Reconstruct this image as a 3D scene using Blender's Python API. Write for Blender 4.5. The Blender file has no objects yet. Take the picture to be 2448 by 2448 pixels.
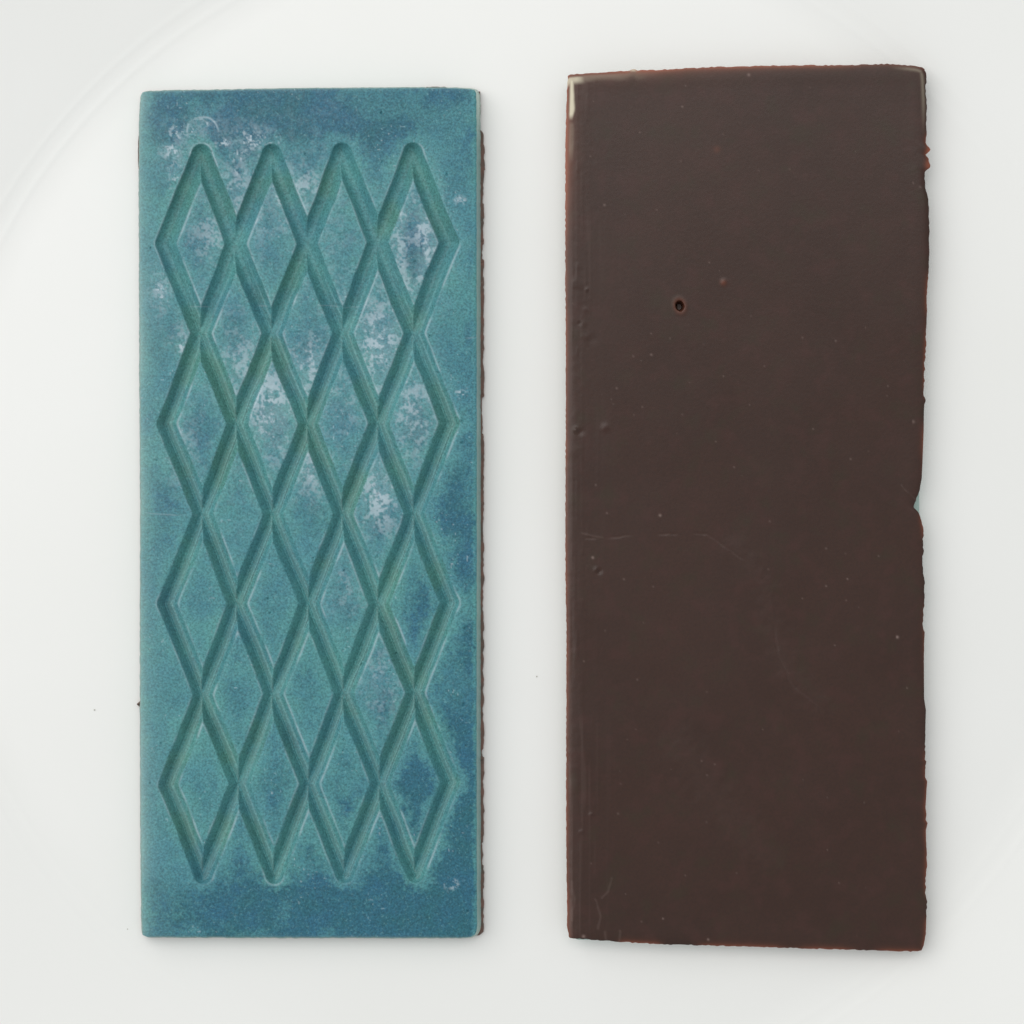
import bpy, math
import numpy as np
from mathutils import Vector

# ------------------------------------------------------------------ camera, world, light, exposure
sc = bpy.context.scene
COL = sc.collection
H = 0.30                       # camera height above the plate's well
S = 6.0e-5                     # metres on the well per photograph pixel (photo 2448 px = 147 mm)
FW = 2448 * S

cam_d = bpy.data.cameras.new('camera')
cam = bpy.data.objects.new('camera', cam_d); COL.objects.link(cam)
cam.location = (0, 0, H); cam.rotation_euler = (0, 0, 0)
cam_d.sensor_fit = 'HORIZONTAL'; cam_d.sensor_width = 36.0
cam_d.lens = 36.0 * H / FW
cam_d.clip_start = 0.01; cam_d.clip_end = 50
sc.camera = cam

world = bpy.data.worlds.new('World'); sc.world = world; world.use_nodes = True
bg = world.node_tree.nodes['Background']
bg.inputs['Color'].default_value = (0.95, 0.98, 0.98, 1)
bg.inputs['Strength'].default_value = 0.62

def area(name, loc, target, sx, sy, energy, color):
    d = bpy.data.lights.new(name, 'AREA'); d.shape = 'RECTANGLE'
    d.size = sx; d.size_y = sy; d.energy = energy; d.color = color
    o = bpy.data.objects.new(name, d); COL.objects.link(o)
    o.location = loc
    o.rotation_euler = (Vector(target) - Vector(loc)).to_track_quat('-Z', 'Y').to_euler()
    return o
area('window_light', (-0.62, 0.42, 0.90), (0, 0, 0), 1.3, 1.3, 9.8, (1.0, 0.985, 0.955))
area('sheen_fill_light', (0.16, 0.52, 1.15), (0, 0, 0), 0.60, 0.45, 1.7, (1.0, 0.975, 0.94))  # unseen lamp added to give the dark bar's upper end its sheen

sc.view_settings.view_transform = 'Standard'
sc.view_settings.look = 'None'
sc.view_settings.exposure = -0.08
sc.view_settings.gamma = 1.0
sc.view_settings.use_curve_mapping = False

# ------------------------------------------------------------------ helpers
def W(px, py, z):
    """photograph measure (px) -> metres for a point lying at height z"""
    k = S * (H - z) / H
    return (np.asarray(px, float) - 1224) * k, (1224 - np.asarray(py, float)) * k

def noise(X, Y, cell, seed, celly=None):
    celly = celly or cell
    rng = np.random.default_rng(seed)
    u = np.asarray(X, float) / cell; v = np.asarray(Y, float) / celly
    u = u - math.floor(u.min()) ; v = v - math.floor(v.min())
    iu = np.floor(u).astype(int); iv = np.floor(v).astype(int)
    G = rng.random((iu.max() + 2, iv.max() + 2))
    fu = u - iu; fv = v - iv
    fu = fu * fu * (3 - 2 * fu); fv = fv * fv * (3 - 2 * fv)
    a = G[iu, iv] * (1 - fu) + G[iu + 1, iv] * fu
    b = G[iu, iv + 1] * (1 - fu) + G[iu + 1, iv + 1] * fu
    return a * (1 - fv) + b * fv                       # 0..1

def fbm(X, Y, cell, seed, octaves=4, gain=0.55):
    t = 0; a = 1; n = 0
    for k in range(octaves):
        t = t + a * noise(X, Y, cell / 2 ** k, seed + 31 * k); n += a; a *= gain
    return t / n

def sstep(a, b, x):
    t = np.clip((x - a) / (b - a), 0, 1)
    return t * t * (3 - 2 * t)

def blob(X, Y, cx, cy, rx, ry=None):
    ry = ry or rx
    return np.exp(-(((X - cx) / rx) ** 2 + ((Y - cy) / ry) ** 2))

def make_mesh(name, V, F, mat, parent=None, normals=None, mask=None, smooth=True):
    """V (n,3); F list of arrays with equal-size polygons"""
    me = bpy.data.meshes.new(name)
    V = np.asarray(V, np.float32)
    me.vertices.add(len(V)); me.vertices.foreach_set('co', V.ravel())
    loops = np.concatenate([np.asarray(f, np.int32).ravel() for f in F])
    tot = np.concatenate([np.full(len(f), np.asarray(f).shape[1], np.int32) for f in F])
    start = np.concatenate([[0], np.cumsum(tot)[:-1]]).astype(np.int32)
    me.loops.add(len(loops)); me.loops.foreach_set('vertex_index', loops)
    me.polygons.add(len(tot))
    me.polygons.foreach_set('loop_start', start)
    me.polygons.foreach_set('loop_total', tot)
    me.polygons.foreach_set('use_smooth', np.full(len(tot), smooth))
    if mask is not None:
        at = me.attributes.new('mask', 'FLOAT_COLOR', 'POINT')
        at.data.foreach_set('color', np.asarray(mask, np.float32).ravel())
    me.update(calc_edges=True); me.validate()
    if normals is not None:
        me.normals_split_custom_set_from_vertices(np.asarray(normals, np.float32).tolist())
    me.materials.append(mat)
    o = bpy.data.objects.new(name, me); COL.objects.link(o)
    if parent: o.parent = parent
    return o

def thing(name, label, cat, group=None, loc=(0, 0, 0)):
    o = bpy.data.objects.new(name, None); COL.objects.link(o)
    o.location = loc; o.empty_display_size = 0.01
    o['label'] = label; o['category'] = cat
    if group: o['group'] = group
    return o

class NT:
    def __init__(s, name):
        s.m = bpy.data.materials.new(name); s.m.use_nodes = True
        s.t = s.m.node_tree; s.b = s.t.nodes['Principled BSDF']
    def n(s, typ, **kw):
        nd = s.t.nodes.new(typ)
        for k, v in kw.items(): setattr(nd, k, v)
        return nd
    def l(s, a, b): s.t.links.new(a, b)
    def mix(s, fac, a, b):
        nd = s.n('ShaderNodeMix', data_type='RGBA')
        for sock, val in ((nd.inputs[0], fac), (nd.inputs[6], a), (nd.inputs[7], b)):
            if hasattr(val, 'links') or hasattr(val, 'is_linked'): s.l(val, sock)
            elif isinstance(val, (tuple, list)): sock.default_value = (*val[:3], 1)
            else: sock.default_value = val
        return nd.outputs[2]
    def mul(s, col, fac, lo, hi):
        nd = s.n('ShaderNodeMix', data_type='RGBA', blend_type='MULTIPLY'); nd.inputs[0].default_value = 1
        g_ = s.n('ShaderNodeCombineColor'); v = s.ramp(fac, 0.36, 0.66, lo, hi)
        for i in range(3): s.l(v, g_.inputs[i])
        s.l(col, nd.inputs[6]); s.l(g_.outputs[0], nd.inputs[7]); return nd.outputs[2]
    def tex(s, scale, detail=3, rough=0.6, vec=None):
        nd = s.n('ShaderNodeTexNoise'); nd.inputs['Scale'].default_value = scale
        nd.inputs['Detail'].default_value = detail; nd.inputs['Roughness'].default_value = rough
        tc = s.n('ShaderNodeTexCoord'); s.l(vec or tc.outputs['Object'], nd.inputs['Vector'])
        return nd.outputs['Fac']
    def ramp(s, fac, a, b, lo=0.0, hi=1.0):
        nd = s.n('ShaderNodeMapRange'); s.l(fac, nd.inputs[0])
        for i, v in enumerate((a, b, lo, hi)): nd.inputs[i + 1].default_value = v
        return nd.outputs[0]
    def bump(s, height, strength, dist, normal=None):
        nd = s.n('ShaderNodeBump'); nd.inputs['Strength'].default_value = strength
        nd.inputs['Distance'].default_value = dist; s.l(height, nd.inputs['Height'])
        if normal: s.l(normal, nd.inputs['Normal'])
        return nd.outputs['Normal']
    def math(s, op, a, b):
        nd = s.n('ShaderNodeMath', operation=op)
        for sock, val in zip(nd.inputs, (a, b)):
            if hasattr(val, 'is_linked'): s.l(val, sock)
            else: sock.default_value = val
        return nd.outputs[0]
    def mask(s):
        a = s.n('ShaderNodeAttribute', attribute_name='mask')
        sp = s.n('ShaderNodeSeparateColor'); s.l(a.outputs['Color'], sp.inputs[0])
        return sp.outputs[0], sp.outputs[1], sp.outputs[2], a.outputs['Alpha']

def lin(r, g, b):
    f = lambda c: (c / 255 / 12.92) if c <= 10 else ((c / 255 + 0.055) / 1.055) ** 2.4
    return (f(r), f(g), f(b))

# ------------------------------------------------------------------ materials
def mat_blue():
    k = NT('teal_tinted_chocolate')
    blue, bloom_glint, green, pale = k.mask()
    c = lin(94, 163, 168)
    big = k.tex(160, 3)
    base = k.mix(k.ramp(big, 0.35, 0.65), lin(88, 151, 152), lin(79, 139, 151))
    base = k.mix(green, base, lin(90, 136, 110))
    hue = k.ramp(k.tex(240, 3), 0.35, 0.65)
    col = k.mix(blue, base, k.mix(hue, lin(41, 97, 112), lin(44, 98, 124)))
    fine = k.tex(3300, 2, 0.75)
    col = k.mul(col, fine, 1.12, 0.64)
    fine2 = k.tex(2100, 2, 0.7)
    col = k.mix(k.ramp(fine2, 0.57, 0.74, 0, 0.24), col, lin(132, 184, 188))
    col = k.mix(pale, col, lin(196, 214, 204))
    col = k.mix(bloom_glint, col, lin(180, 196, 206))
    k.l(col, k.b.inputs['Base Color'])
    k.l(k.math('ADD', k.math('MULTIPLY', bloom_glint, 0.25), 0.42), k.b.inputs['Roughness'])
    k.b.inputs['Specular IOR Level'].default_value = 0.25
    h = k.tex(1700, 3, 0.65)
    k.l(k.bump(h, 0.35, 0.00012), k.b.inputs['Normal'])
    return k.m

def mat_brown():
    k = NT('dark_chocolate')
    rim, ivory, scuff_sheen, dark = k.mask()
    big = k.tex(60, 3)
    col = k.mix(k.ramp(big, 0.3, 0.7), lin(51, 30, 22), lin(57, 35, 27))
    fine = k.tex(2400, 2, 0.7)
    col = k.mix(k.ramp(fine, 0.40, 0.72, 0, 0.40), col, lin(42, 26, 21))
    mott = k.tex(330, 3)
    col = k.mix(k.ramp(mott, 0.50, 0.70, 0, 0.5), col, lin(63, 36, 31))
    col = k.mix(k.ramp(k.tex(250, 3), 0.54, 0.72, 0, 0.5), col, lin(48, 38, 24))
    col = k.mix(rim, col, lin(150, 82, 58))
    col = k.mix(scuff_sheen, col, lin(128, 108, 102))
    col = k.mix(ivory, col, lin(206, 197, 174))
    k.l(col, k.b.inputs['Base Color'])
    rr = k.ramp(k.tex(90, 4), 0.3, 0.7, 0.30, 0.38)
    k.l(k.math('ADD', rr, k.math('MULTIPLY', scuff_sheen, 0.2)), k.b.inputs['Roughness'])
    k.b.inputs['Specular IOR Level'].default_value = 0.36
    h = k.tex(2200, 3, 0.6)
    k.l(k.bump(h, 0.10, 0.0001), k.b.inputs['Normal'])
    return k.m

def mat_backing():
    k = NT('dark_chocolate_edge')
    big = k.tex(700, 3)
    col = k.mix(k.ramp(big, 0.35, 0.7), lin(86, 74, 66), lin(120, 84, 72))
    fl = k.tex(1500, 3)
    col = k.mix(k.ramp(fl, 0.62, 0.75, 0, 0.6), col, lin(150, 138, 128))
    k.l(col, k.b.inputs['Base Color'])
    k.b.inputs['Roughness'].default_value = 0.55
    k.l(k.bump(k.tex(1800, 4), 0.5, 0.0002), k.b.inputs['Normal'])
    return k.m

def mat_plate():
    k = NT('white_glazed_ceramic')
    c = k.mix(k.ramp(k.tex(14, 3), 0.35, 0.65), (0.80, 0.80, 0.785), (0.815, 0.815, 0.805))
    k.l(c, k.b.inputs['Base Color'])
    k.b.inputs['Roughness'].default_value = 0.30
    k.b.inputs['Specular IOR Level'].default_value = 0.40
    k.l(k.bump(k.tex(22, 2), 0.05, 0.002), k.b.inputs['Normal'])
    return k.m

M_BLUE, M_BROWN, M_BACK, M_PLATE = mat_blue(), mat_brown(), mat_backing(), mat_plate()

# ------------------------------------------------------------------ the plate (what everything lies on)
def build_plate():
    cx, cy = (W(1242, 1216, 0)[0], W(1242, 1216, 0)[1])
    prof = []
    for r in np.linspace(0, 79.0, 40): prof.append((r, 0.0))
    # shallow concave turn from the well to the rim, with two faint glaze ridges
    for r in np.arange(79.4, 92.0, 0.2):
        t = (r - 79.4) / 7.0
        z = 0.5 * 0.18 * 7.0 * min(t, 1) ** 2 + (0.18 * 7.0 * (t - 1) if t > 1 else 0)
        z += 0.024 * math.exp(-((r - 83.6) / 0.5) ** 2) + 0.026 * math.exp(-((r - 86.0) / 0.45) ** 2)
        prof.append((r, z))
    r0, z0 = prof[-1]
    for r in np.linspace(93, 134, 30): prof.append((r, z0 + 0.18 * (r - r0) + 0.0011 * (r - r0) ** 2))
    rl, zl = prof[-1]
    for a in np.linspace(60, -90, 8):
        prof.append((rl + 1.2 * math.cos(math.radians(a)), zl - 1.2 + 1.2 * math.sin(math.radians(a))))
    for r in np.linspace(132, 94, 16): prof.append((r, z0 + 0.18 * (r - r0) + 0.0011 * (r - r0) ** 2 - 3.6))
    prof += [(84, -3.6), (76, -4.6), (73.5, -7.6), (72.8, -8.0), (70.6, -8.0), (70.0, -7.6), (69.0, -4.6), (40, -4.4), (0, -4.4)]
    P = np.array(prof) * 1e-3
    N = 288; a = np.arange(N) / N * 2 * math.pi
    V = []; F = []
    R = P[1:-1, 0]; Z = P[1:-1, 1]
    X = np.outer(R, np.cos(a)); Y = np.outer(R, np.sin(a)); ZZ = np.repeat(Z[:, None], N, 1)
    V = np.stack([X, Y, ZZ], -1).reshape(-1, 3)
    nr = len(R); i = np.arange(nr - 1)[:, None] * N; j = np.arange(N)[None, :]; j2 = (j + 1) % N
    Q = np.stack([i + j, i + N + j, i + N + j2, i + j2], -1).reshape(-1, 4)
    top = len(V); V = np.vstack([V, [[0, 0, P[0, 1]], [0, 0, P[-1, 1]]]])
    jj = np.arange(N); jj2 = (jj + 1) % N; last = (nr - 1) * N
    T1 = np.stack([np.full(N, top), jj, jj2], -1)
    T2 = np.stack([np.full(N, top + 1), last + jj2, last + jj], -1)
    o = make_mesh('plate', V, [Q, T1, T2], M_PLATE)
    o.location = (cx, cy, 0)
    o['label'] = 'round white glazed plate under both chocolate bars'
    o['category'] = 'plate'
build_plate()

# ------------------------------------------------------------------ common: patch between four edge curves
def curve(pts, q):
    p = np.array(pts, float)
    return np.interp(q, p[:, 0], p[:, 1])

def patch(top, bot, left, right, nx, ny):
    """edges given in photo px; top/bot: (x,y) lists, left/right: (y,x) lists -> X,Y grids (ny,nx)"""
    s = np.linspace(0, 1, nx); t = np.linspace(0, 1, ny)
    tl, tr = top[0], top[-1]; bl, br = bot[0], bot[-1]
    xt = tl[0] + (tr[0] - tl[0]) * s; yt = curve(top, xt)
    xb = bl[0] + (br[0] - bl[0]) * s; yb = curve(bot, xb)
    yl = tl[1] + (bl[1] - tl[1]) * t; xl = curve(left, yl)
    yr = tr[1] + (br[1] - tr[1]) * t; xr = curve(right, yr)
    s_, t_ = s[None, :], t[:, None]
    def coons(c0, c1, d0, d1, p00, p10, p01, p11):
        return ((1 - t_) * c0[None] + t_ * c1[None] + (1 - s_) * d0[:, None] + s_ * d1[:, None]
                - ((1 - s_) * (1 - t_) * p00 + s_ * (1 - t_) * p10 + (1 - s_) * t_ * p01 + s_ * t_ * p11))
    X = coons(xt, xb, xl, xr, tl[0], tr[0], bl[0], br[0])
    Y = coons(yt, yb, yl, yr, tl[1], tr[1], bl[1], br[1])
    return X, Y

def ring_index(ny, nx):
    """perimeter of the grid, counter-clockwise seen from above (y up in the world)"""
    top = [(0, i) for i in range(nx - 1, 0, -1)]
    left = [(j, 0) for j in range(0, ny - 1)]
    bot = [(ny - 1, i) for i in range(0, nx - 1)]
    right = [(j, nx - 1) for j in range(ny - 1, 0, -1)]
    return np.array([j * nx + i for j, i in top + left + bot + right])

def ring_normals(P):
    """outward unit normals of a closed counter-clockwise loop (n,2), smoothed a little"""
    d = np.roll(P, -3, 0) - np.roll(P, 3, 0)
    n = np.stack([d[:, 1], -d[:, 0]], -1)
    n /= np.linalg.norm(n, axis=1)[:, None] + 1e-12
    return n

def grid_normals(X, Y, Z):
    V = np.stack([X, Y, Z], -1)
    du = np.gradient(V, axis=1); dv = np.gradient(V, axis=0)
    n = np.cross(dv, du)
    return n / np.linalg.norm(n, axis=-1)[..., None]

def grid_quads(ny, nx):
    j = np.arange(ny - 1)[:, None] * nx; i = np.arange(nx - 1)[None, :]
    return np.stack([j + i, j + nx + i, j + nx + i + 1, j + i + 1], -1).reshape(-1, 4)

def skirt(V, ring, steps, normals2):
    """adds rings of vertices below a perimeter. steps: list of (outset m, z) -> new verts, quads, last ring"""
    quads = []; newV = []; prev = ring; n0 = len(V)
    for out, z in steps:
        P = V[ring, :2] + normals2 * np.asarray(out).reshape(-1, 1)
        newV.append(np.column_stack([P, np.broadcast_to(z, len(P))]))
        cur = n0 + np.arange(len(ring)); n0 += len(ring)
        quads.append(np.stack([prev, cur, np.roll(cur, -1), np.roll(prev, -1)], -1))
        prev = cur
    return np.vstack(newV), np.vstack(quads), prev

# ------------------------------------------------------------------ the embossed bar, face up
ZT = 0.0034                    # height of a bar's upper face
ZB = 0.0009                    # thickness of the dark layer
F1 = 2448 / 1932               # measurements below marked F1 were read off at 1932 px

def build_embossed():
    root = thing('chocolate_bar',
                 'teal blue chocolate bar embossed with a diamond lattice on the white plate',
                 'chocolate bar', 'chocolate bars on the plate')
    nx, ny = 400, 1000
    top = [(341, 221), (352, 219), (420, 217.5), (560, 215.5), (700, 213), (850, 211.5), (1000, 211), (1080, 211.5), (1122, 212.5), (1133, 214.5)]
    bot = [(342, 2236), (350, 2238.5), (520, 2240), (760, 2240.5), (1000, 2241), (1110, 2241), (1126, 2239.5), (1134, 2235)]
    left = [(221, 341), (226, 338.5), (280, 335.5), (420, 334.5), (700, 335.5), (950, 336.5), (1180, 338), (1680, 337.5), (1900, 338), (2120, 339.5), (2225, 341), (2236, 342)]
    right = [(214.5, 1133), (222, 1137.5), (300, 1138.5), (700, 1138.5), (1200, 1139), (1800, 1138.5), (2215, 1139.5), (2227, 1138), (2235, 1134)]
    X, Y = patch(top, bot, left, right, nx, ny)
    rag = (noise(X, Y, 9, 3) - 0.5)
    s = np.linspace(0, 1, nx)[None, :]; t = np.linspace(0, 1, ny)[:, None]
    wpx, hpx = 800.0, 2022.0
    dl, dr, dt, db = s * wpx, (1 - s) * wpx, t * hpx, (1 - t) * hpx
    de = np.minimum(np.minimum(dl + 0 * t, dr + 0 * t), np.minimum(dt + 0 * s, db + 0 * s))
    X = X + rag * 1.6 * np.exp(-np.minimum(dl, dr) / 6); Y = Y + rag * 1.6 * np.exp(-np.minimum(dt, db) / 6)

    # the lattice of grooves: corners of the 8 x 8 half-cell net, slightly sheared as cast
    c00 = np.array((311.5, 290)) * F1; c80 = np.array((846, 288)) * F1
    c08 = np.array((317.5, 1650)) * F1; c88 = np.array((850, 1647)) * F1
    def net(u, v):
        a, b = u / 8, v / 8
        return ((1 - a) * (1 - b) * c00 + a * (1 - b) * c80 + (1 - a) * b * c08 + a * b * c88)
    # lines u+v odd and u-v odd, cut off by the net's border: they fold there into zigzags
    segs = []
    for c in range(1, 16, 2):
        segs.append((net(max(0, c - 8), min(c, 8)), net(min(c, 8), max(0, c - 8))))
        e = c - 8
        segs.append((net(max(0, e), max(0, -e)), net(min(8, 8 + e), min(8, 8 - e))))
    # warp makes the hand-cast edges not perfectly straight
    Xw = X + (fbm(X, Y, 120, 11, 3) - 0.5) * 7; Yw = Y + (fbm(X, Y, 120, 12, 3) - 0.5) * 7
    HW = 23.6 + 2.0 * (fbm(X, Y, 200, 21, 2) - 0.5) - 1.5 * (t - 0.3)
    # upper rows are rounder, lower rows end in a crisp V; the steep flank is the left one
    kv = sstep(0.12, 0.42, t + 0.10 * (fbm(X, Y, 150, 22, 2) - 0.5))
    two = fbm(X, Y, 180, 23, 2)                # the mould was milled in two passes, more or less overlapping
    KS = 2.0; KP = 0.035                        # how softly crossing grooves run into each other
    acc = np.zeros(X.shape); accp = np.zeros(X.shape); Dm = np.full(X.shape, 1e9); side = np.zeros(X.shape)
    for a, b in segs:
        ab = b - a; L2 = ab @ ab
        q = np.clip(((Xw - a[0]) * ab[0] + (Yw - a[1]) * ab[1]) / L2, 0, 1)
        ex = Xw - (a[0] + q * ab[0]); ey = Yw - (a[1] + q * ab[1])
        d = np.hypot(ex, ey)
        acc += np.exp(-np.minimum(d, 200) / KS)
        m = d < Dm
        Dm = np.where(m, d, Dm); side = np.where(m, np.sign(ex), side)
        rl = np.clip(d / HW, 0, 1)
        cut = lambda x: np.maximum(1 - np.abs(x + 0.16) / 0.84, (0.30 + 0.26 * two) * (1 - np.abs(x - 0.52) / 0.48)).clip(0, 1)
        fl = cut(-rl) * kv + (1 - rl ** 2.8) * (1 - kv) * 0.80
        fr = cut(rl) * kv + (1 - rl ** 1.6) * (1 - kv) * 0.80
        wr = 0.5 + 0.5 * np.tanh(ex / 3.5)
        accp += np.expm1((fl * (1 - wr) + fr * wr) / KP)
    D = np.maximum(-KS * np.log(acc), 0)
    rel = D / HW
    vee = np.clip(1 - rel, 0, 1)
    prof = KP * np.log1p(accp)
    depth = 0.00168
    Z = ZT - depth * prof
    # soft lip right at the groove edges and round the bar's outer edge
    Z -= 0.00006 * np.exp(-np.maximum(D - HW, 0) / 3.0)
    Z -= 0.00012 * np.exp(-de / 2.2)
    Z += 0.00010 * (fbm(X, Y, 260, 5, 3) - 0.5)
    flat = sstep(0.95, 1.15, rel)
    grain = noise(X, Y, 5, 6) - 0.5
    Z += (0.000016 * flat + 0.000004) * grain
    Z += 0.00002 * flat * (fbm(X, Y, 16, 8, 2) - 0.5)

    # fine cracks and tool marks across the face
    def line(pts, w):
        m = np.zeros(X.shape)
        for (ax, ay), (bx, by) in zip(pts[:-1], pts[1:]):
            a = np.array((ax, ay)) * F1; b = np.array((bx, by)) * F1; ab = b - a
            q = np.clip(((X - a[0]) * ab[0] + (Y - a[1]) * ab[1]) / (ab @ ab), 0, 1)
            wob = 3 * (noise(X, Y, 14, 41) - 0.5)
            d = np.hypot(X - a[0] - q * ab[0], Y - a[1] - q * ab[1] + wob)
            m = np.maximum(m, np.exp(-(d / w) ** 2))
        return m
    scr = np.zeros(X.shape)
    for pts, w in (([(330, 577), (400, 579), (440, 575), (500, 578), (540, 574)], 1.5),
                   ([(268, 967), (310, 970), (372, 972)], 1.4),
                   ([(815, 635), (850, 638), (905, 636)], 1.6),
                   ([(724, 770), (740, 750)], 1.3),
                   ([(385, 1345), (375, 1330), (300, 1345)], 1.3),
                   ([(600, 575), (650, 580), (720, 577)], 1.2)):
        scr = np.maximum(scr, line(pts, w) * sstep(0.25, 0.55, noise(X, Y, 24, 44)))
    Z -= 0.00004 * scr
    # pin holes
    rng = np.random.default_rng(9)
    pits = np.zeros(X.shape)
    spots = [(714, 933), (783, 495), (682, 1253), (784, 1555), (872, 795), (878, 1185), (875, 1330), (872, 835)]
    spots += [(rng.uniform(280, 890), rng.uniform(190, 1740)) for _ in range(46)]
    for k, (px, py) in enumerate(spots):
        r = rng.uniform(2.4, 4.2) if k < 8 else rng.uniform(1.2, 2.6)
        cx, cy = px * F1, py * F1
        i = np.searchsorted(X[500], cx); j = np.searchsorted(Y[:, 200], cy)
        sl = (slice(max(j - 8, 0), j + 9), slice(max(i - 8, 0), i + 9))
        pits[sl] = np.maximum(pits[sl], np.exp(-(((X[sl] - cx) ** 2 + (Y[sl] - cy) ** 2) / r ** 2)))
    Z -= 0.00030 * pits

    # ---- colour masks (pigment, cocoa-butter bloom, olive stain, painted light on edges and flanks)
    u1, v1 = X / F1, Y / F1
    away = sstep(0, 40, np.minimum(D - HW, np.minimum(dl, dr * 2.5)) + 26 * (fbm(X, Y, 46, 54, 3) - 0.5) + 22 * (noise(X, Y, 7, 55) - 0.5))
    cl = 0.5 * fbm(X, Y, 120, 51, 4) + 0.5 * fbm(X, Y, 52, 151, 3)
    region = (0.50 + 0.95 * blob(u1, v1, 640, 200, 300, 70) + 0.40 * blob(u1, v1, 420, 290, 110, 120)
              + 0.95 * blob(u1, v1, 650, 1720, 330, 75) + 0.42 * sstep(560, 900, u1) * sstep(300, 1250, v1)
              + 0.40 * blob(u1, v1, 790, 470, 60, 100) + 0.35 * blob(u1, v1, 610, 620, 40, 60)
              + 0.3 * blob(u1, v1, 340, 960, 50, 400) + 0.55 * blob(u1, v1, 730, 1600, 190, 140)
              - 0.25 * blob(u1, v1, 330, 1400, 70, 420))
    blue = np.clip((0.22 + 0.78 * away) * region * (0.42 + 0.58 * sstep(0.32, 0.66, cl)) * 1.06, 0, 1)
    blue *= 0.72 + 0.56 * noise(X, Y, 6, 52)
    blue = np.clip(blue + 0.30 * sstep(650, 900, u1) * sstep(500, 1500, v1) * away, 0, 1)
    ginn = np.clip(1 - rel, 0, 1) > 0
    blue = np.where(ginn, blue * 0.60 + 0.30 * sstep(0.55, 0.8, fbm(X, Y, 160, 53, 3)) * (1 - sstep(450, 750, u1)), blue)
    # bloom
    cellular = fbm(X, Y, 24, 61, 4, 0.78)
    crisp = sstep(0.47, 0.60, cellular)
    B = np.zeros(X.shape)
    for px, py, rx, ry, a in ((515, 770, 46, 90, .78), (715, 645, 46, 80, .85), (785, 465, 46, 95, 1.0), (715, 935, 40, 70, .85),
                              (780, 775, 46, 85, .62), (515, 380, 44, 62, .62), (395, 440, 40, 60, .40), (590, 690, 34, 50, .65),
                              (450, 680, 38, 55, .35), (375, 250, 50, 42, .22), (325, 290, 26, 40, .22), (480, 270, 40, 36, .30),
                              (445, 350, 30, 45, .35), (580, 350, 34, 34, .40), (345, 640, 26, 30, .45), (303, 550, 20, 40, .50),
                              (590, 890, 34, 50, .55), (645, 770, 36, 50, .30), (715, 1290, 36, 60, .42), (650, 1110, 34, 60, .30),
                              (345, 850, 34, 70, .30), (715, 1180, 30, 40, .2),
                              (610, 480, 90, 300, .14), (450, 600, 90, 400, .12)):
        B += a * blob(u1, v1, px, py, rx, ry)
    B = np.clip(B, 0, 1)
    wisp = 1 - np.abs(2 * fbm(X, Y, 22, 161, 4, 0.65) - 1)
    crisp = np.clip(0.85 * crisp + 0.12 * sstep(0.88, 0.97, wisp), 0, 1)
    bloom_glint = np.where(ginn, 0.10, 0.88) * np.clip(B * 1.15, 0, 1) * (0.20 + 0.80 * crisp) * (0.15 + 0.85 * sstep(0.33, 0.56, 0.6 * noise(X, Y, 5.5, 62) + 0.4 * noise(X, Y, 11, 162) + 0.16 * B))
    bloom_glint *= 1 - 0.75 * blob(u1, v1, 777, 480, 17, 45) - 0.55 * blob(u1, v1, 515, 450, 30, 44) * (B > 0)
    # ragged white rims where the bloom dried out on the upper margin
    Ru = np.zeros(X.shape)
    for px, py, rx, ry in ((382, 226, 30, 14), (345, 248, 30, 18), (325, 285, 22, 18), (330, 320, 16, 30), (475, 262, 34, 22), (505, 262, 24, 16),
                           (455, 295, 20, 18), (318, 365, 9, 8), (300, 545, 12, 14), (308, 562, 10, 12), (345, 655, 14, 12), (372, 290, 14, 20), (456, 325, 16, 14),
                           (853, 1668, 13, 10), (868, 378, 12, 10), (872, 742, 14, 8), (525, 715, 20, 14), (420, 270, 16, 12)):
        Ru = np.maximum(Ru, blob(u1, v1, px, py, rx, ry))
    w2 = 1 - np.abs(2 * fbm(X + 900, Y, 30, 165, 4, 0.6) - 1)
    ringm = Ru * np.maximum(sstep(0.54, 0.60, fbm(X, Y, 22, 171, 4, 0.8)) * (0.35 + 0.65 * sstep(0.35, 0.6, noise(X, Y, 5, 172))), 0.5 * sstep(0.92, 0.985, w2)) * sstep(0.12, 0.45, Ru)
    ringm = np.maximum(ringm, Ru * 0.9 * sstep(0.80, 0.92, noise(X, Y, 9, 167)))
    arc = np.hypot(u1 - 382 + 8 * (noise(X, Y, 30, 168) - .5), v1 - 250 + 8 * (noise(X, Y, 30, 169) - .5))
    ringm = np.maximum(ringm, np.exp(-((arc - 31) / 2.0) ** 2) * (v1 < 250) * sstep(0.3, 0.55, noise(X, Y, 22, 170)) * (u1 > 350) * 0.6)
    bloom_glint = np.maximum(bloom_glint, 0.92 * ringm * (~ginn))
    # rubbed crests, with the glint along their edges painted in
    crest_glint = np.exp(-((D - HW - 1.0) / 2.4) ** 2) * sstep(0.40, 0.72, fbm(X, Y, 60, 66, 3))
    bloom_glint = np.clip(bloom_glint + 0.42 * crest_glint * (0.6 + 0.4 * (side > 0)) + 0.25 * scr * sstep(0.3, 0.7, noise(X, Y, 40, 45)), 0, 1)
    # tips of the diamonds, rubbed pale
    dots = sstep(0.90, 0.97, noise(X, Y, 5.5, 67)) * sstep(0.5, 0.7, fbm(X, Y, 90, 68, 3))
    bloom_glint = np.clip(bloom_glint + 0.45 * dots * (~ginn), 0, 0.92)
    blue = np.clip(blue, 0, 0.92)
    green = np.where(ginn, 0.15 + 0.45 * sstep(0.45, 0.72, fbm(X, Y, 110, 71, 3)), 0.10 * (1 - away))
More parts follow.
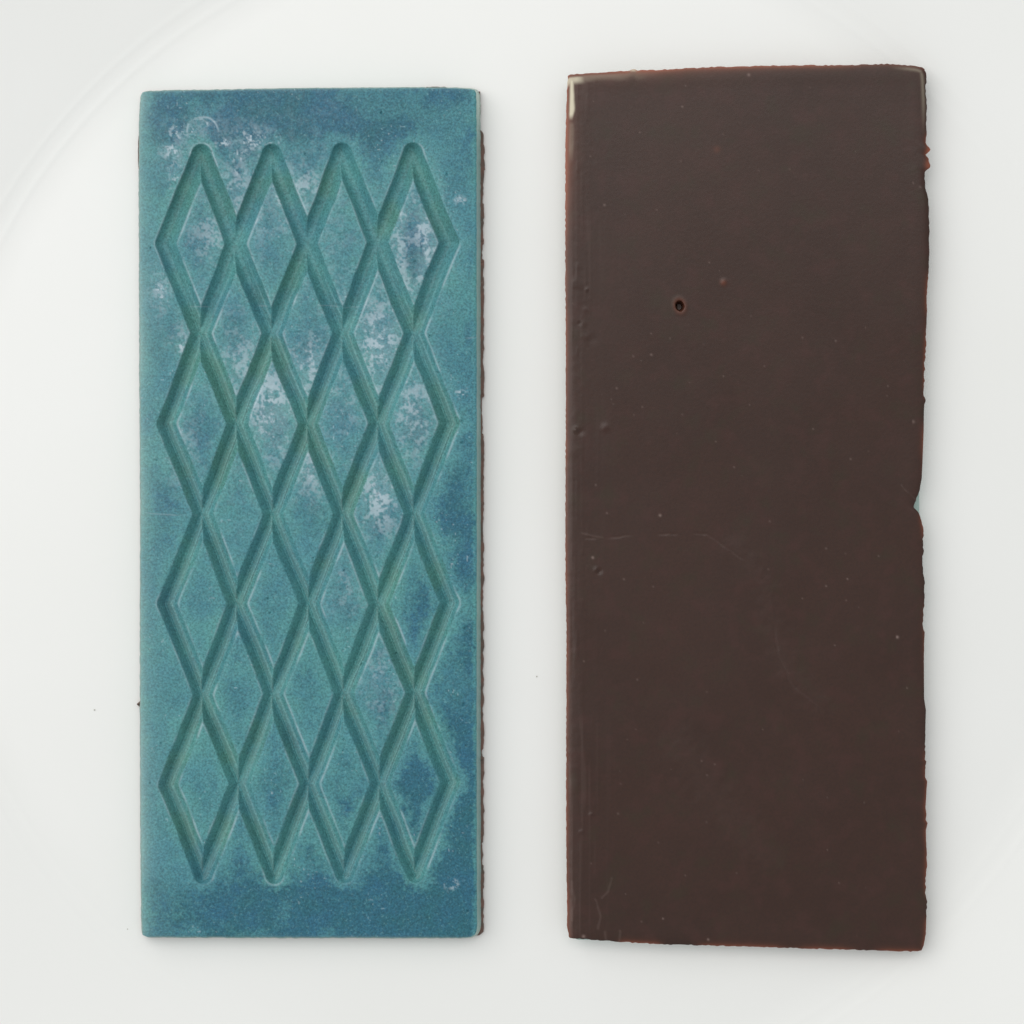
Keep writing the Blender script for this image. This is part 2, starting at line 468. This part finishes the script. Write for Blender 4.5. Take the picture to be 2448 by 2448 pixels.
    green = np.clip(green, 0, 1) * (0.45 + 0.55 * (noise(X, Y, 300, 72)))
    edge_glow = np.exp(-np.minimum(dl * 0.7, np.minimum(dt, db) * 4) / 9.0) * (0.3 + 0.7 * noise(X, Y, 120, 73))  # margins painted paler, imitating light that passes through the edges
    pale = 0.24 * edge_glow + 0.08 * np.exp(-dl / 40) + 0 * X
    pale = pale + 0.10 * sstep(0.2, 0.7, vee) * kv * (side > 0)  # right groove flanks painted paler, as if lit
    M = np.stack([blue, bloom_glint, green, np.clip(pale, 0, 1)], -1).reshape(-1, 4)

    WX, WY = W(X, Y, Z)
    V = np.stack([WX, WY, Z], -1).reshape(-1, 3)
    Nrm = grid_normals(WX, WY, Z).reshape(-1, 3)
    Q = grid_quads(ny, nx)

    # ---- sloping sides of the tinted layer
    ring = ring_index(ny, nx)
    n2 = ring_normals(V[ring, :2])
    wav = 0.00004 * (noise(V[ring, 0] / S, V[ring, 1] / S, 60, 81) - 0.5)
    st = [(0.00008, ZT - 0.0004), (0.00020 + wav, ZT - 0.0011), (0.00040 + wav, ZT - 0.0022), (0.00058 + wav, ZB + 0.0002), (0.00058 + wav, ZB - 0.0002)]
    nv, sq, last = skirt(V, ring, st, n2)
    sm = np.zeros((len(nv), 4)); nr = len(ring)
    px_ring = X.ravel()[ring]; py_ring = Y.ravel()[ring]
    corner = blob(px_ring, py_ring, 1139, 205, 40, 80) + 0.6 * blob(px_ring, py_ring, 1139, 2245, 30, 30) + 0.1
    for k in range(len(st)):
        f = (k + 1) / len(st)
        sl = slice(k * nr, (k + 1) * nr)
        sm[sl, 0] = 0.12; sm[sl, 2] = 0.10
        sm[sl, 3] = np.clip(0.20 + 0.25 * f + corner * (0.35 + 0.65 * f), 0, 0.97)
    nn = np.zeros((len(nv), 3)); nn[:, :2] = np.tile(n2, (len(st), 1)) * 0.97; nn[:, 2] = 0.22
    V = np.vstack([V, nv]); M = np.vstack([M, sm]); Nrm = np.vstack([Nrm, nn])

    # ---- split off the raised diamonds: each is a piece of its own
    qc = V[Q].mean(1)
    pc = np.stack([X, Y], -1).reshape(-1, 2)[Q].mean(1)
    # approximate inverse of the net
    a = (pc[:, 0] - (c00[0] + (c08[0] - c00[0]) * (pc[:, 1] - c00[1]) / (c08[1] - c00[1]))) / (c80[0] - c00[0]) * 8
    b = (pc[:, 1] - c00[1]) / (c08[1] - c00[1]) * 8
    outside = (rel.ravel()[Q].mean(1) > 1.0)
    pid = np.full(len(Q), -1)
    cells = [(1 + 2 * i, 1 + 2 * j) for j in range(4) for i in range(4)] + [(2 + 2 * i, 2 + 2 * j) for j in range(3) for i in range(3)]
    for k, (cu, cv) in enumerate(cells):
        m = (np.abs(a - cu) + np.abs(b - cv) < 1.0) & outside
        pid[m] = k
    def sub(name, faces, parent, extra=None):
        fl = [faces] + (extra or [])
        used = np.unique(np.concatenate([f.ravel() for f in fl]))
        re = np.full(len(V), -1); re[used] = np.arange(len(used))
        return make_mesh(name, V[used], [re[f] for f in fl], M_BLUE, parent, Nrm[used], M[used])
    cap = last[::-1][None, :]
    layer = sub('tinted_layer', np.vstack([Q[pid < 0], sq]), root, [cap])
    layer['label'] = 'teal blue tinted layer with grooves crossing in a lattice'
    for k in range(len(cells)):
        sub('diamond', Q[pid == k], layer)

    # ---- dark layer underneath, squeezed out here and there
    n = 1400
    P = []
    def wob(v, seed, c=14): return (noise(v, 0 * v, c, seed) - 0.5)
    y = np.linspace(2228, 224, 900)
    xr = 1156.0 + 3.5 * wob(y, 91, 22) + 2.5 * wob(y, 92, 7)
    xr -= 7.5 * (1 - sstep(306, 322, y)) + 3.0 * (noise(y, 0 * y, 60, 96) > 0.80)
    xr += 2.5 * blob(y, 0, 420, 0, 60, 1)
    right_p = np.column_stack([xr, y])
    x = np.linspace(1148, 352, 360)
    yt = 218.0 + 1.2 * wob(x, 93, 9) - 11.0 * (sstep(1014, 1019, x) * (1 - sstep(1062, 1084, x)))
    top_p = np.column_stack([x, yt])
    y = np.linspace(226, 2226, 900)
    xl = 338.5 + 1.5 * wob(y, 94, 12) - 9.5 * sstep(280, 345, y) * (1 - sstep(390, 446, y)) - 3 * blob(y, 0, 462, 0, 10, 1)
    xl -= 13 * np.clip(1 - np.abs(y - 1684) / 11, 0, 1)
    left_p = np.column_stack([xl, y])
    x = np.linspace(352, 1146, 360)
    yb = 2237.0 + 1.0 * wob(x, 95, 9) + 6.5 * sstep(846, 852, x) * (1 - sstep(872, 880, x))
    bot_p = np.column_stack([x, yb])
    L = np.vstack([right_p, top_p, left_p, bot_p])
    def ringxyz(off, z):
        wx_, wy_ = W(L[:, 0], L[:, 1], 0.0008)
        Pp = np.column_stack([wx_, wy_]); nn2 = ring_normals(Pp)
        Pp = Pp + nn2 * off
        return np.column_stack([Pp, np.full(len(Pp), z)])
    rings = [ringxyz(-0.0010, ZB + 0.00015), ringxyz(-0.00015, ZB + 0.00005), ringxyz(0, ZB - 0.0003), ringxyz(0, 0.0004), ringxyz(-0.0001, 0.00002)]
    VV = np.vstack(rings); m = len(L); qs = []
    for k in range(len(rings) - 1):
        c = k * m + np.arange(m); d = c + m
        qs.append(np.stack([c, d, np.roll(d, -1), np.roll(c, -1)], -1))
    o = make_mesh('dark_backing', VV, [np.vstack(qs), np.arange(m)[None, :], (len(rings) - 1) * m + np.arange(m)[::-1][None, :]], M_BACK, root)
    o['label'] = 'thin dark chocolate layer along the bottom edge'
    return root
build_embossed()

# ------------------------------------------------------------------ the same bar turned over, dark back up
def build_turned():
    root = thing('chocolate_bar',
                 'chocolate bar lying dark brown back up with a chipped edge and a pin hole',
                 'chocolate bar', 'chocolate bars on the plate')
    nx, ny = 350, 900
    top = [(1358, 181), (1362, 178.5), (1411, 174.3), (1500, 169.5), (1507, 167), (1516, 165.5), (1523, 168.5), (1579, 166.6), (1708, 160),
           (1820, 157), (1929, 155.5), (2052, 155.6), (2059, 154), (2120, 152.4), (2130, 153.4), (2188, 157), (2205, 160.5), (2211, 164)]
    bot = [(1360, 2241), (1363, 2244), (1413, 2246.5), (1475, 2251.6), (1579, 2257.6), (1820, 2264.6), (1929, 2268), (2059, 2272), (2196, 2275.7), (2204, 2273)]
    left = [(181, 1358), (198, 1356), (275, 1353.6), (379, 1351.6), (508, 1351.6), (672, 1351.6), (853, 1353), (1120, 1352), (1353, 1351.6), (1508, 1354.4),
            (1800, 1353.6), (1981, 1353.6), (2214, 1356), (2241, 1360)]
    right = [(164, 2211), (172, 2214), (301, 2215), (340, 2214), (348, 2217), (357, 2224.5), (369, 2212.5), (380, 2219), (394, 2224), (402, 2222), (412, 2211.5), (441, 2211.5),
             (459, 2216.7), (493, 2221), (620, 2222), (704, 2217), (800, 2214.5), (952, 2210.5), (958, 2213), (966, 2209.5), (1028, 2209), (1105, 2206), (1144, 2204),
             (1172, 2198.5), (1191, 2191), (1209, 2185), (1213, 2184.5), (1226, 2197), (1236, 2201), (1250, 2204), (1268, 2207.6), (1338, 2206), (1395, 2211.5), (1450, 2210),
             (1502, 2209), (1670, 2209.7), (1698, 2214), (1760, 2212), (1817, 2211), (1820, 2215), (1827, 2214), (1831, 2211), (1859, 2211.5), (1868, 2216.7),
             (1916, 2214), (1930, 2213), (1948, 2215.4), (1960, 2213.5), (1968, 2218), (1985, 2214), (2070, 2215), (2199, 2215), (2233, 2214), (2261, 2209), (2273, 2204)]
    X, Y = patch(top, bot, left, right, nx, ny)
    s = np.linspace(0, 1, nx)[None, :]; t = np.linspace(0, 1, ny)[:, None]
    wpx, hpx = 860.0, 2100.0
    dl, dr, dt, db = s * wpx + 0 * t, (1 - s) * wpx + 0 * t, t * hpx + 0 * s, (1 - t) * hpx + 0 * s
    de = np.minimum(np.minimum(dl, dr), np.minimum(dt, db))
    rag = noise(X, Y, 7, 103) - 0.5
    X = X + (rag * 2.0 * np.exp(-dl / 4) + (rag + 1.6 * (noise(X, Y, 24, 104) - 0.5)) * sstep(0.25, 0.7, noise(X, Y, 150, 109)) * 3.4 * np.exp(-dr / 4)); Y = Y + rag * 2.6 * np.exp(-np.minimum(dt, db) / 4)

    Z = ZT + 0 * X
    # poured back: slightly meniscus-like, rounded off at the knife-trimmed edges
    Z -= 0.00030 * np.exp(-dl / 7) + 0.00004 * np.exp(-dt / 6) + 0.00016 * np.exp(-dr / 5) + 0.00018 * np.exp(-db / 5)
    Z += 0.00002 * np.exp(-((de - 26) / 18) ** 2) + 0.00030 * (fbm(X, Y, 500, 105, 2) - 0.5)
    Z += 0.000022 * (fbm(X, Y, 130, 106, 2) - 0.5) + 0.00006 * (fbm(X + 0.6 * Y, Y - 0.6 * X, 240, 108, 2) - 0.5) * sstep(1500, 1750, X) * sstep(1200, 1450, Y) + 0.000004 * (noise(X, Y, 6, 107) - 0.5)
    # scraper streaks running along the left edge
    near = np.exp(-np.maximum(dl - 10, 0) / 34)
    streak = noise(X, Y, 6, 111, 170)
    Z += 0.00005 * near * (streak - 0.5) + 0.00003 * near * (noise(X, Y, 12, 112) - 0.5)
    # bumps and bubbles
    def bump(cx, cy, r, h, r2=None):
        nonlocal Z
        Z = Z + h * blob(X, Y, cx, cy, r, r2 or r)
    for cx, cy, r, h in ((1376, 1028, 6, .00022), (1388, 1033, 7, -.00012), (1446, 1022, 9, .00012), (1433, 1366, 6, -.00016), (1425, 1362, 6, .00012),
                         (1396, 773, 8, .00003), (1402, 806, 8, .00003), (1418, 810, 10, -.00003), (1400, 740, 7, .00003),
                         (1413, 1947, 5, .0001), (1390, 1988, 5, .0001), (1403, 692, 4, .00008), (1386, 773, 4, -.00008), (1730, 674, 7, .00010)):
        bump(cx, cy, r, h)
    Z += 0.00005 * near * (sstep(0.75, 0.98, noise(X, Y, 12, 113, 40)))
    # crack: from the left streaks, over the middle, bending down
    def line(pts, w, seed=141, wobble=4):
        m = np.zeros(X.shape)
        for a, b in zip(pts[:-1], pts[1:]):
            a = np.array(a, float); b = np.array(b, float); ab = b - a
            q = np.clip(((X - a[0]) * ab[0] + (Y - a[1]) * ab[1]) / (ab @ ab), 0, 1)
            d = np.hypot(X - a[0] - q * ab[0] + wobble * (noise(X, Y, 18, seed) - .5), Y - a[1] - q * ab[1] + wobble * (noise(X, Y, 18, seed + 1) - .5))
            m = np.maximum(m, np.exp(-(d / w) ** 2))
        return m
    crack = line([(1400, 1288), (1480, 1284), (1540, 1278), (1600, 1276), (1690, 1277), (1700, 1283), (1780, 1338), (1815, 1390), (1840, 1440), (1848, 1480), (1860, 1560), (1895, 1640), (1960, 1690)], 2.2)
    crack *= sstep(0.25, 0.6, noise(X, Y, 40, 143))
    Z -= 0.00004 * crack
    crease = line([(1440, 2147), (1456, 2130), (1462, 2100)], 2) + line([(1424, 2150), (1436, 2190), (1430, 2220)], 2.4) + line([(1368, 2200), (1373, 2150), (1366, 2110)], 3) \
        + line([(1480, 2252), (1482, 2225)], 2.5) + line([(1448, 2246), (1447, 2228)], 3) + line([(2190, 1198), (2155, 1160)], 1.4) + line([(1440, 1285), (1390, 1275)], 2)
    Z += 0.000025 * np.clip(crease, 0, 1)
    # slow wave in the chocolate; reflection streak painted in as ridge and tint
    wave = line([(1760, 1310), (1835, 1420), (1850, 1500), (1880, 1600), (1960, 1690)], 26, 151, 20) * 1.0
    sheen_streak = line([(1630, 1790), (1730, 1920), (1840, 2060)], 42, 153, 30)
    Z += 0.00007 * wave + 0.00008 * sheen_streak
    # the pin hole, a burst bubble
    ang = math.radians(15)
    hx = (X - 1625) * math.cos(ang) - (Y - 731) * math.sin(ang); hy = (X - 1625) * math.sin(ang) + (Y - 731) * math.cos(ang)
    hr = np.hypot(hx / 9.5, hy / 12.0)
    Z += 0.00004 * np.exp(-((hr - 1.5) / 0.5) ** 2)
    Z -= 0.00140 * (1 - sstep(0.72, 1.08, hr))

    # ---- masks
    rim = np.maximum(np.exp(-dl / 3.6) * (0.45 + 0.55 * noise(X, Y, 60, 121)), 0.5 * np.exp(-dr / 4.0) * sstep(0.3, 0.65, noise(X, Y, 70, 122)))
    rim = np.maximum(rim, 0.85 * np.exp(-dt / 5.0) * (0.35 + 0.65 * sstep(0.25, 0.6, noise(X, Y, 110, 123))))
    rim = np.maximum(rim, 0.55 * np.exp(-db / 4.5) * sstep(0.2, 0.6, noise(X, Y, 90, 124)))
    rim += 0.55 * np.exp(-dl / 12) * blob(X, Y, 1360, 360, 400, 160) + 0.30 * np.exp(-dt / 14) * blob(X, Y, 1500, 180, 260, 400)
    rim += 0.45 * blob(X, Y, 2222, 358, 8, 10) + 0.6 * blob(X, Y, 2221, 394, 9, 14) + 0.16 * np.exp(-((hr - 1.25) / 0.55) ** 2) + 0.28 * blob(X, Y, 1729, 675, 7) + 0.14 * blob(X, Y, 1714, 357, 8)
    wy_ = (noise(X, Y, 26, 125) - 0.5) * 6
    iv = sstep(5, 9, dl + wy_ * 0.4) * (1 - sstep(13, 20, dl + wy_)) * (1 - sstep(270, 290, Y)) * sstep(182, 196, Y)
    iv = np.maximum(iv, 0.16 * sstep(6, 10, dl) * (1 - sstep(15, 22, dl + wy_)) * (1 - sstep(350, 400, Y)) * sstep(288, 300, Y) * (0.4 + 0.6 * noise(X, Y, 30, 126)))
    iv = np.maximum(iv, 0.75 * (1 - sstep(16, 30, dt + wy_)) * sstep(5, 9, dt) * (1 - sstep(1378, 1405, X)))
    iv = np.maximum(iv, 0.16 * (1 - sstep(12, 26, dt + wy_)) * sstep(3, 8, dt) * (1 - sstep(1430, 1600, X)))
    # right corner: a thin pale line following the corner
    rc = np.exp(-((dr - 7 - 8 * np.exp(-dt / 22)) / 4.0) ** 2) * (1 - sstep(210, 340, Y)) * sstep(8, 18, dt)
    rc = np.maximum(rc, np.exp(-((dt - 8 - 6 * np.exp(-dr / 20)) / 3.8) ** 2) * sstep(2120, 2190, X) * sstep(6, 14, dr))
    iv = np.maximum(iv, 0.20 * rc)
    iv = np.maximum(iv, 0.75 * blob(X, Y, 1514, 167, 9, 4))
    sc_ = 0.16 * near * sstep(0.62, 0.85, streak) * sstep(0.35, 0.6, fbm(X, Y, 200, 131, 2)) + 0.10 * np.exp(-dl / 16)
    sc_ += 0.10 * crack * (X < 1600) + 0.03 * crack + 0.14 * np.clip(crease, 0, 1) + 0.02 * sheen_streak + 0.015 * wave  # also tints in the faint reflection streak
    rng = np.random.default_rng(77)
    dots = [(1790, 179, 3.5, .7), (1631, 255, 2.2, .6), (1445, 490, 2.6, .5), (2180, 438, 3, .8), (2182, 400, 3, .5), (2105, 470, 2, .6), (2066, 783, 2.4, 1.), (1557, 848, 2.6, .5),
            (1578, 1232, 3, .8), (1417, 1333, 3, .8), (2145, 1523, 3.2, .9), (1395, 2239, 4, .8), (1693, 2246, 2.4, .8), (1585, 2196, 2, .7), (2183, 1008, 4, .4), (2026, 1384, 2, .6), (1975, 1401, 2, .5)]
    dots += [(rng.uniform(1365, 2200), rng.uniform(185, 2250), rng.uniform(1.3, 2.4), rng.uniform(.15, .45)) for _ in range(110)]
    for cx, cy, r, a in dots:
        i = np.searchsorted(X[450], cx); j = np.searchsorted(Y[:, 175], cy)
        sl = (slice(max(j - 8, 0), j + 9), slice(max(i - 8, 0), i + 9))
        sc_[sl] = np.maximum(sc_[sl], a * blob(X[sl], Y[sl], cx, cy, r))
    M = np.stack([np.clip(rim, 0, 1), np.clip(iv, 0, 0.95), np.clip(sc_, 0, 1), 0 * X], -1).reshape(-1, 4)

    WX, WY = W(X, Y, ZT + 0 * Z)
    V = np.stack([WX, WY, Z], -1).reshape(-1, 3)
    Nrm = grid_normals(WX, WY, Z).reshape(-1, 3)
    Q = grid_quads(ny, nx)
    ring = ring_index(ny, nx); n2 = ring_normals(V[ring, :2])
    zb = ZT - 0.0016
    st = [(-0.00004, ZT - 0.0006), (-0.00014, ZT - 0.0009), (-0.00045, zb), (-0.0012, zb - 0.0002)]
    nv, sq, last = skirt(V, ring, st, n2)
    sm = np.tile([0.35, 0.0, 0.05, 0.0], (len(nv), 1))
    nn = np.zeros((len(nv), 3)); nn[:, :2] = np.tile(n2, (len(st), 1)) * 0.97; nn[:, 2] = -0.22
    V = np.vstack([V, nv]); M = np.vstack([M, sm]); Nrm = np.vstack([Nrm, nn])
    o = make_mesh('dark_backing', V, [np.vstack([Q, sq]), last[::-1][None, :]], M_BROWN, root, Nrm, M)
    o['label'] = 'smooth dark brown chocolate back with pin hole and chipped right edge'

    # ---- tinted layer below, tapering down to its face on the plate
    def loop(x0, x1, y0, y1, r, z):
        P = []
        for cx, cy, a0 in ((x1 - r, y0 + r, 0), (x0 + r, y0 + r, 90), (x0 + r, y1 - r, 180), (x1 - r, y1 - r, 270)):
            for k in range(9):
                a = math.radians(a0 + k * 90 / 8)
                P.append((cx + r * math.cos(a), cy - r * math.sin(a)))
        P = np.array(P)
        # subdivide the long sides
        out = []
        for a, b in zip(P, np.roll(P, -1, 0)):
            m = max(1, int(np.hypot(*(b - a)) / 40))
            for q in range(m): out.append(a + (b - a) * q / m)
        out = np.array(out)
        wx_, wy_ = W(out[:, 0], out[:, 1], zb)
        return np.column_stack([wx_, wy_, np.full(len(out), z)])
    base = dict(x0=1368, x1=2197, y0=186, y1=2246)
    rings = []
    for inset, z in ((0, zb + 0.0001), (0.5, zb - 0.0004), (5, 0.0012), (8, 0.0003), (10, 0.00008), (13, 0.00002)):
        L = loop(base['x0'], base['x1'], base['y0'], base['y1'], 16, z)
        if not rings: n2b = ring_normals(L[:, :2])
        L0 = L.copy(); L0[:, :2] -= n2b * inset * S
        rings.append(L0)
    VV = np.vstack(rings); m = len(rings[0]); qs = []
    for k in range(len(rings) - 1):
        c = k * m + np.arange(m); d = c + m
        qs.append(np.stack([c, d, np.roll(d, -1), np.roll(c, -1)], -1))
    mk = np.tile([0.12, 0.0, 0.1, 0.72], (len(VV), 1))
    make_mesh('tinted_layer', VV, [np.vstack(qs), np.arange(m)[None, :], (len(rings) - 1) * m + np.arange(m)[::-1][None, :]], M_BLUE, root, None, mk)
    return root
build_turned()

# ------------------------------------------------------------------ crumbs on the plate
def crumb(px, py, r, seed, mat, label, squash=0.5):
    rng = np.random.default_rng(seed)
    import bmesh
    bm = bmesh.new(); bmesh.ops.create_icosphere(bm, subdivisions=2, radius=r)
    for v in bm.verts:
        v.co *= float(rng.uniform(0.75, 1.2)); v.co.z *= squash
    zmin = min(v.co.z for v in bm.verts)
    for v in bm.verts: v.co.z -= zmin
    me = bpy.data.meshes.new('crumb'); bm.to_mesh(me); bm.free(); me.materials.append(mat)
    o = bpy.data.objects.new('crumb', me); COL.objects.link(o)
    x, y = W(px, py, 0); o.location = (float(x), float(y), 0.00001)
    o['label'] = label; o['category'] = 'crumb'; o['group'] = 'crumbs on the plate'
g = NT('grey_crumb'); g.b.inputs['Base Color'].default_value = (*lin(178, 176, 166), 1); g.b.inputs['Roughness'].default_value = 0.7
crumb(226, 1697, 0.00011, 1, g.m, 'tiny pale grey crumb beside the long side of the teal bar')
crumb(305, 2221, 0.00013, 2, g.m, 'tiny pale grey crumb just off the corner of the teal bar')
crumb(319, 2239, 0.00013, 3, g.m, 'tiny pale grey crumb diagonally outside the corner of the teal bar')
crumb(1283, 1617, 0.00010, 4, g.m, 'tiny pale grey crumb in the gap between the two bars')
